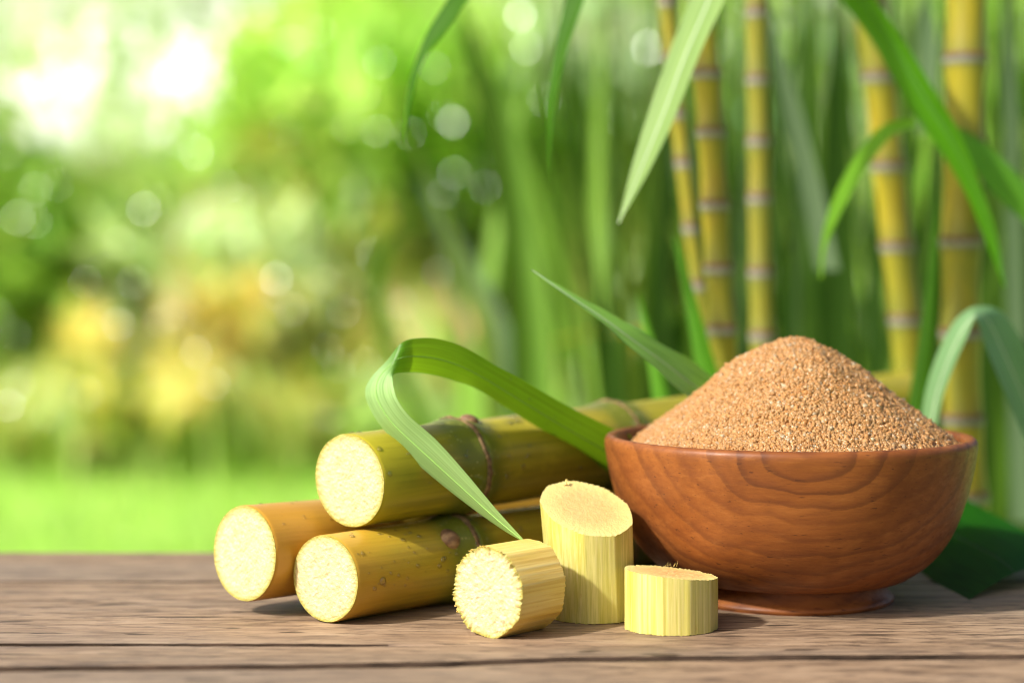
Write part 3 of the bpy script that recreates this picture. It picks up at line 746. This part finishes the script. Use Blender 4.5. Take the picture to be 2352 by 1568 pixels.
# ------------------------------------------------------------------ leaves
def ribbon(name, label, A, B, mat, cat='leaf', n=70, m=9, camber=0., flip=False, midrib=None, group='sugarcane leaves', wavy=.0, parent=None, drops=0, rib_off=.0003, rib_w=.03):
    """A and B: the two long edges, lists of (u, v, Y)."""
    a = catmull([tuple(at(*p)) for p in A], n); b = catmull([tuple(at(*p)) for p in B], n)
    s = np.linspace(0, 1, m); ctr = (a + b) / 2
    T = np.gradient(ctr, axis=0); Wd = b - a
    Nn = np.cross(T, Wd); ln = np.linalg.norm(Nn, axis=1, keepdims=True); Nn = Nn / np.maximum(ln, 1e-12)
    wl = np.linalg.norm(Wd, axis=1)
    prof = (1 - np.abs(2 * s - 1) ** 1.5)
    P = a[:, None] * (1 - s)[None, :, None] + b[:, None] * s[None, :, None] + Nn[:, None] * (camber * wl[:, None] * prof[None])[..., None]
    if wavy:
        wv = np.array([[n3(i * .13, k * 3.1, 5) * abs(2 * s[k] - 1) for k in range(m)] for i in range(n)])
        P = P + Nn[:, None] * (wv * wavy * wl[:, None])[..., None]
    base = Vector(ctr[-1]); V = P.reshape(-1, 3) - np.array(base)
    uv = np.stack([np.tile(s, n), np.repeat(np.linspace(0, 6, n), m)], 1)
    Fc = grid_faces(n, m)
    if flip: Fc = Fc[:, ::-1]
    o = obj(name, mesh(name, V, Fc, mat, uv=uv), parent, label, cat, group)
    o.location = base
    if midrib:
        k = m // 2; c = P[:, k] - np.array(base); wr = np.minimum(wl * rib_w, .0006)
        Wn = Wd / np.maximum(wl[:, None], 1e-9)
        sgn = -1 if flip else 1
        rows = [c - Wn * wr[:, None], c + Nn * sgn * rib_off, c + Wn * wr[:, None], c - Nn * sgn * rib_off]
        Vm = np.stack(rows, 1).reshape(-1, 3)
        Fm = np.concatenate([grid_faces(n, 4, True)])
        obj('midrib', mesh('midrib', Vm, Fm, midrib), o)
    if drops:
        pts, sz, nm = [], [], []
        for _ in range(drops):
            i = random.randint(int(n * .8), n - 8); f = random.uniform(.08, .92); k = min(int(f * (m - 1)), m - 2); g = f * (m - 1) - k
            q = (P[i, k] * (1 - g) + P[i, k + 1] * g) - np.array(base)
            nv = Vector(Nn[i]); nv = nv if nv.dot(Vector((0, 0, CH)) - Vector(ctr[i])) > 0 else -nv
            pts.append(tuple(q)); nm.append(nv); sz.append(random.choice([.00025, .0003, .0004, .0006]))
        drops_on(o, pts, sz, nm)
    return o

ML_BIG = m_leaf('leaf_big', (.055, .17, .008), (.085, .23, .012), (.34, .60, .012), .37, .36, spec=.35, wax_sheen=(.36, .57, .23))
ML_PT = m_leaf('leaf_pointed', (.28, .54, .10), (.28, .54, .10), (.25, .5, .04), .25, .42)
ML_DARK = m_leaf('leaf_dark', (.008, .070, .002), (.008, .070, .002), (.04, .2, .004), .2, .6, spec=.1)
ML_GREEN = m_leaf('leaf_green', (.06, .20, .006), (.08, .24, .012), (.18, .45, .01), .35, .4)
ML_TIP = m_leaf('leaf_tip_dark', (.035, .11, .003), (.035, .11, .003), (.12, .3, .004), .12, .55, spec=.1)
ML_GREY = m_leaf('leaf_grey', (.20, .36, .16), (.12, .32, .02), (.12, .32, .05), .3, .4)
ML_LIME = m_leaf('leaf_lime', (.14, .32, .02), (.14, .30, .03), (.3, .55, .02), .42, .4)
ML_HANG = m_leaf('leaf_hanging', (.24, .36, .12), (.24, .36, .12), (.3, .46, .1), .35, .5)
ML_RIB = m_simple('midrib_pale', (.42, .52, .34), .5, 60, .1)
ML_RIBL = m_simple('midrib_lime', (.22, .42, .08), .5, 60, .1)
ML_RIBD = m_simple('midrib_dark', (.012, .06, .004), .7, 60, .1)
ML_RIBG = m_simple('midrib_green', (.035, .13, .01), .5, 60, .1)

# the big bent leaf: tip on the table -> fold -> behind the bowl
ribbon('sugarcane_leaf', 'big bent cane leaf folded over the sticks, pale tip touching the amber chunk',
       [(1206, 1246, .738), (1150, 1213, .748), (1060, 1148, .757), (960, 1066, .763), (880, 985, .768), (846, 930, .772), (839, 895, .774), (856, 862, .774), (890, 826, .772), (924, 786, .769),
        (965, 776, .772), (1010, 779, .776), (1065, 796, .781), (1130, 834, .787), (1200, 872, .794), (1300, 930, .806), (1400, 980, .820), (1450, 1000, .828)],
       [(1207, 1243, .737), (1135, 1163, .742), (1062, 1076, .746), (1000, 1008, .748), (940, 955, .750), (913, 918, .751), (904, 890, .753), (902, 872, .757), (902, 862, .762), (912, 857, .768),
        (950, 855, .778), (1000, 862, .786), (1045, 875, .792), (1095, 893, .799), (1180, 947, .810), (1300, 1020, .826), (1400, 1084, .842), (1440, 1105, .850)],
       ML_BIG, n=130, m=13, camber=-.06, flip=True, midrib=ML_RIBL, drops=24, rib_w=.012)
ribbon('sugarcane_leaf', 'pointed bright leaf blade rising out to the left from behind the sugar heap',
       [(1215, 615, .802), (1300, 664, .806), (1400, 719, .814), (1480, 764, .823), (1560, 812, .837), (1640, 866, .853), (1720, 925, .880)],
       [(1216, 617, .802), (1290, 672, .799), (1385, 742, .802), (1450, 799, .806), (1515, 852, .813), (1580, 914, .829), (1650, 985, .878)],
       ML_PT, n=60, m=9, camber=.07, midrib=ML_RIB, wavy=.05, drops=22)
ribbon('sugarcane_leaf', 'broad dark green leaf lying behind the bowl, its cut end on the table',
       [(2226, 1377, .7945), (2190, 1358, .815), (2150, 1337, .838), (2116, 1311, .868), (2075, 1285, .90), (2050, 1270, .915)],
       [(2428, 1292, .845), (2400, 1248, .862), (2345, 1213, .885), (2285, 1181, .905), (2215, 1143, .93), (2150, 1110, .95)],
       ML_DARK, n=50, m=11, camber=-.05, midrib=ML_RIBD, drops=10)
ribbon('sugarcane_leaf', 'arching leaf right of the sugar heap, grey green side up to its bend',
       [(2112, 985, .93), (2125, 900, .93), (2150, 820, .925), (2185, 748, .92), (2225, 709, .92), (2262, 703, .925), (2295, 712, .93), (2325, 745, .935), (2356, 800, .94), (2400, 905, .95), (2440, 1030, .96)],
       [(2150, 985, .90), (2168, 905, .90), (2196, 830, .895), (2222, 772, .89), (2236, 738, .89), (2241, 733, .895), (2248, 745, .90), (2265, 800, .905), (2298, 880, .91), (2350, 1000, .92), (2395, 1110, .93)],
       ML_GREY, n=110, m=9, camber=.04, midrib=ML_RIB)
ribbon('sugarcane_leaf', 'upright narrow leaf blade just left of the arching leaf',
       [(2149, 425, .99), (2134, 590, .985), (2112, 760, .98), (2085, 930, .975), (2070, 1020, .975)], [(2151, 425, .99), (2153, 590, .985), (2143, 760, .98), (2126, 930, .975), (2115, 1020, .975)],
       ML_GREEN, camber=.12, midrib=ML_RIBG)
ribbon('sugarcane_leaf', 'short upright leaf blade in front of the thin leaning canes',
       [(1547, 540, .99), (1560, 640, .985), (1577, 730, .98), (1600, 850, .975), (1625, 960, .97)], [(1549, 540, .99), (1585, 640, .985), (1612, 730, .98), (1648, 850, .975), (1690, 960, .97)],
       ML_GREEN, camber=.12)
ribbon('sugarcane_leaf', 'small blue green leaf tip standing left of the short blade',
       [(1464, 668, 1.03), (1475, 750, 1.03), (1488, 830, 1.025), (1505, 960, 1.02)], [(1466, 668, 1.03), (1492, 750, 1.03), (1515, 830, 1.025), (1545, 960, 1.02)], ML_GREY, camber=.1)
ribbon('sugarcane_leaf', 'thin lime leaf arching left off the broad diagonal leaf',
       [(1882, 640, 1.0), (1886, 560, 1.0), (1908, 470, .995), (1950, 382, .99), (2000, 312, .985), (2045, 280, .985), (2105, 270, .99)],
       [(1886, 640, .99), (1897, 570, .985), (1922, 510, .98), (1958, 440, .975), (2005, 366, .97), (2050, 312, .97), (2108, 290, .98)], ML_LIME, camber=.08)
ribbon('sugarcane_leaf', 'broad bright green leaf crossing diagonally over the two thick right canes',
       [(2306, 660, .97), (2272, 575, .972), (2220, 450, .975), (2158, 345, .98), (2080, 232, .99), (2002, 95, 1.0), (1930, 0, 1.01), (1850, -110, 1.02), (1765, -260, 1.04), (1730, -400, 1.06)],
       [(2309, 660, .96), (2288, 535, .96), (2252, 425, .962), (2204, 305, .965), (2158, 228, .97), (2098, 128, .98), (2012, 0, .99), (1930, -110, 1.0), (1830, -270, 1.03), (1742, -410, 1.06)], ML_GREEN, camber=.08, midrib=ML_RIBG)
ribbon('sugarcane_leaf', 'pale grey green leaf bending down to the right past the thickest cane',
       [(2470, 590, 1.0), (2410, 480, 1.0), (2352, 415, 1.0), (2270, 335, 1.005), (2215, 298, 1.01), (2185, 288, 1.015)],
       [(2470, 690, .985), (2410, 585, .985), (2352, 512, .985), (2270, 430, .99), (2212, 345, 1.0), (2188, 300, 1.01)], ML_GREY, camber=.06)
ribbon('sugarcane_leaf', 'long pale leaf hanging in from the top across the left canes',
       [(1419, 512, .885), (1452, 380, .89), (1498, 232, .90), (1540, 112, .91), (1583, 0, .92), (1618, -120, .93), (1640, -260, .95), (1645, -420, .975), (1630, -500, .99)],
       [(1421, 513, .88), (1484, 405, .882), (1541, 290, .885), (1607, 125, .895), (1664, 0, .905), (1704, -120, .915), (1726, -260, .935), (1706, -430, .965), (1636, -520, .985)], ML_HANG, camber=.06, midrib=ML_RIB)
ribbon('sugarcane_leaf', 'leftmost dark leaf tip curving down from the top edge',
       [(927, 330, .90), (930, 240, .90), (944, 170, .90), (978, 82, .905), (1028, 0, .91), (1100, -110, .92), (1200, -230, .94), (1340, -330, .97), (1480, -350, 1.01), (1520, -330, 1.04)],
       [(929, 330, .90), (946, 232, .895), (975, 138, .895), (1024, 75, .90), (1077, 0, .905), (1160, -90, .915), (1250, -180, .93), (1350, -260, .96), (1470, -300, 1.0), (1522, -318, 1.04)], ML_TIP, camber=.06)
ribbon('sugarcane_leaf', 'thin dark leaf tip hanging straight down at the middle of the top edge',
       [(1262, 410, .92), (1257, 320, .92), (1257, 240, .92), (1271, 130, .925), (1298, 0, .93), (1328, -130, .94), (1380, -290, .96), (1460, -420, .99), (1540, -460, .99), (1586, -440, .99)],
       [(1264, 410, .92), (1267, 320, .915), (1280, 215, .915), (1308, 100, .92), (1342, 0, .925), (1378, -120, .935), (1430, -240, .95), (1490, -350, .97), (1550, -410, .985), (1588, -425, .99)], ML_TIP, camber=.06)

# ------------------------------------------------------------------ standing canes
def cane(label, Y, pts, nodes, wpx, mat, seed):
    """pts: centre line (u, v) downwards; nodes: rows v of the node rings; wpx: width in px at top and bottom."""
    v_top, v_bot = -720, HZ + (CH + .75) * F / Y
    us = lambda v: float(np.interp(v, [p[1] for p in pts], [p[0] for p in pts])) if pts[0][1] <= v <= pts[-1][1] else (
        pts[0][0] + (pts[1][0] - pts[0][0]) / (pts[1][1] - pts[0][1]) * (v - pts[0][1]) if v < pts[0][1] else pts[-1][0] + .25 * (pts[-1][0] - pts[-2][0]) / (pts[-1][1] - pts[-2][1]) * (v - pts[-1][1]))
    ns = sorted(nodes); step = (ns[-1] - ns[0]) / max(1, len(ns) - 1)
    v = ns[0] - step
    while v > v_top: ns.insert(0, v); v -= step
    v = ns[-1] + step
    while v < v_bot - 40: ns.append(v); v += step
    ns.append(v_bot)
    base = at(us(v_bot), v_bot, Y)
    T = thing('sugarcane_stalk', label, 'sugarcane', base, group='standing sugarcane stalks behind the table')
    wid = lambda v: np.interp(v, [0, 1000], wpx) * Y / F / 2
    na = 24
    for k in range(len(ns) - 1):
        hi, lo = ns[k] + 13, ns[k + 1] - 13
        V, Cc = [], []
        for i in range(13):
            f = i / 12; vv = lo + (hi - lo) * f
            c = at(us(vv), vv, Y) - base
            r = wid(vv) * (1 - .07 * math.sin(math.pi * f) + .03 * n3(k, seed)) * (1.02 if f > .85 else 1)
            for j in range(na):
                a = j / na * math.tau; V.append((c.x + r * math.cos(a), c.y + r * math.sin(a), c.z)); Cc.append((f, 0, 0))
        obj('internode', mesh('internode', V, grid_faces(13, na, True), mat, col=np.array(Cc)), T)
        if k < len(ns) - 2:
            vn = ns[k + 1]; V, Cc = [], []
            for (dv, e, q) in [(14, 1.0, 0), (12, 1.05, .1), (4, 1.07, .4), (-3, 1.08, .6), (-5, 1.13, .7), (-8, 1.13, .85), (-11, 1.04, .95), (-14, 1.0, 1)]:
                vv = vn + dv; c = at(us(vv), vv, Y) - base; r = wid(vv) * e
                for j in range(na):
                    a = j / na * math.tau; V.append((c.x + r * math.cos(a), c.y + r * math.sin(a), c.z)); Cc.append((q, 0, 0))
            obj('node_ring', mesh('node_ring', V, grid_faces(8, na, True), M_NODE, col=np.array(Cc)), T)
    return T
cane('thinnest standing cane, leaning, leftmost of the yellow row', 1.06, [(1532, 0), (1557, 262), (1587, 524), (1620, 760), (1650, 950)], [5, 136, 262, 375, 524, 655, 770], (43, 34), M_CANE2, 1)
cane('bright yellow leaning cane just behind the long pale hanging leaf', 1.0, [(1610, 0), (1633, 305), (1650, 617), (1662, 800), (1672, 1000)], [40, 171, 305, 471, 617, 756, 890], (64, 66), M_CANE, 2)
cane('straight dull yellow cane standing behind the top of the sugar heap', 1.07, [(1738, 0), (1743, 325), (1747, 625), (1752, 800), (1756, 1000)], [30, 184, 325, 456, 625, 771, 910], (52, 60), M_CANE2, 3)
cane('yellow cane leaning right behind the thin lime arching leaf', 1.10, [(1996, 0), (2020, 179), (2041, 383), (2061, 567), (2081, 735), (2095, 1000)], [15, 179, 383, 567, 735, 900], (80, 76), M_CANE, 4)
cane('thickest standing cane, rightmost and straight with wide grey rings', 1.02, [(2219, 0), (2214, 320), (2208, 554), (2206, 760), (2212, 960), (2225, 1150)], [-60, 136, 330, 556, 765, 962, 1140], (96, 90), M_CANE, 5)

# ------------------------------------------------------------------ cane leaves behind the stalks (a thicket nobody could count)
Vs, Fs, Cs, off = [], [], [], 0
def strap(pts, Y, w0, c, tw):
    """a long leaf: centre line in px, width in px at its widest."""
    global off
    n = 26; P = np.array([tuple(at(u, v, Y + (k * .02))) for k, (u, v) in enumerate(pts)]); P = catmull(P, n)
    t = np.linspace(0, 1, n); w = w0 * Y / F / 2 * np.clip(np.minimum(1, (1 - t) * 2.2) ** .8, .02, 1)
    sd = np.stack([np.cos(tw + t * .5), np.sin(tw + t * .5), 0 * t], 1) * w[:, None]
    up = np.stack([0 * t, 0 * t + w * .25, 0 * t], 1)
    V = np.stack([P - sd, P + up, P + sd], 1).reshape(-1, 3)
    Vs.append(V); Fs.append(grid_faces(n, 3) + off); Cs.append(np.repeat(np.array(c)[None] * random.uniform(.8, 1.2), len(V), 0)); off += len(V)
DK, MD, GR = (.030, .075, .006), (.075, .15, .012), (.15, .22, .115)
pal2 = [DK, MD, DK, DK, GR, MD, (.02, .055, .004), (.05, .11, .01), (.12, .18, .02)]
for k in range(135):                                        # right half: near vertical blades from the ground up
    u0 = random.uniform(1420, 2800); Y = random.uniform(1.2, 2.2)
    lean = random.choice([random.uniform(-150, 150), random.uniform(-420, 420)]); vb = HZ + (CH + .7) * F / Y; vt = random.uniform(-500, 500)
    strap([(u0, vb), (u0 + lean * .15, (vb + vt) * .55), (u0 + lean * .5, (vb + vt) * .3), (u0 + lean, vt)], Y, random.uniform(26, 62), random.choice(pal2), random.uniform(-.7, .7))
for k in range(22):                                         # centre: looser, paler
    u0 = random.uniform(1060, 1480); Y = random.uniform(1.7, 3.2)
    lean = random.uniform(-260, 200); vb = HZ + (CH + .7) * F / Y; vt = random.uniform(-100, 700)
    strap([(u0, vb), (u0 + lean * .1, 1000), (u0 + lean * .4, (1000 + vt) / 2), (u0 + lean, vt)], Y, random.uniform(26, 56), random.choice([(.20, .36, .04), (.28, .42, .17), (.30, .38, .08), (.36, .50, .20), (.18, .32, .04), (.26, .44, .08)]), random.uniform(-.7, .7))
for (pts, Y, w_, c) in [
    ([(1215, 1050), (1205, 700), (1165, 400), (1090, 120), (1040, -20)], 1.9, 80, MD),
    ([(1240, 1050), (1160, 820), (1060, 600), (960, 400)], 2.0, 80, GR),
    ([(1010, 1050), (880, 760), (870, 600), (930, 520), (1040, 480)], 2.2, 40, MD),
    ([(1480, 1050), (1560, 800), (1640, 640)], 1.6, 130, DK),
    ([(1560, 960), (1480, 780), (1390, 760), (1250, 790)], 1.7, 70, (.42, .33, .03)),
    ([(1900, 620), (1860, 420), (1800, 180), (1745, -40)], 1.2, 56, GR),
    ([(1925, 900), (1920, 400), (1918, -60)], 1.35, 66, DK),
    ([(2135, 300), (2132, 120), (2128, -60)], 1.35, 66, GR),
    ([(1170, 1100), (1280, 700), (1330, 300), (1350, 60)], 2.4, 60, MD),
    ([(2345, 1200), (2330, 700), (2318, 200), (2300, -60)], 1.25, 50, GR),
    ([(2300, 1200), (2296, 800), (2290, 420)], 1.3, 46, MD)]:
    strap(pts, Y, w_, c, .1)
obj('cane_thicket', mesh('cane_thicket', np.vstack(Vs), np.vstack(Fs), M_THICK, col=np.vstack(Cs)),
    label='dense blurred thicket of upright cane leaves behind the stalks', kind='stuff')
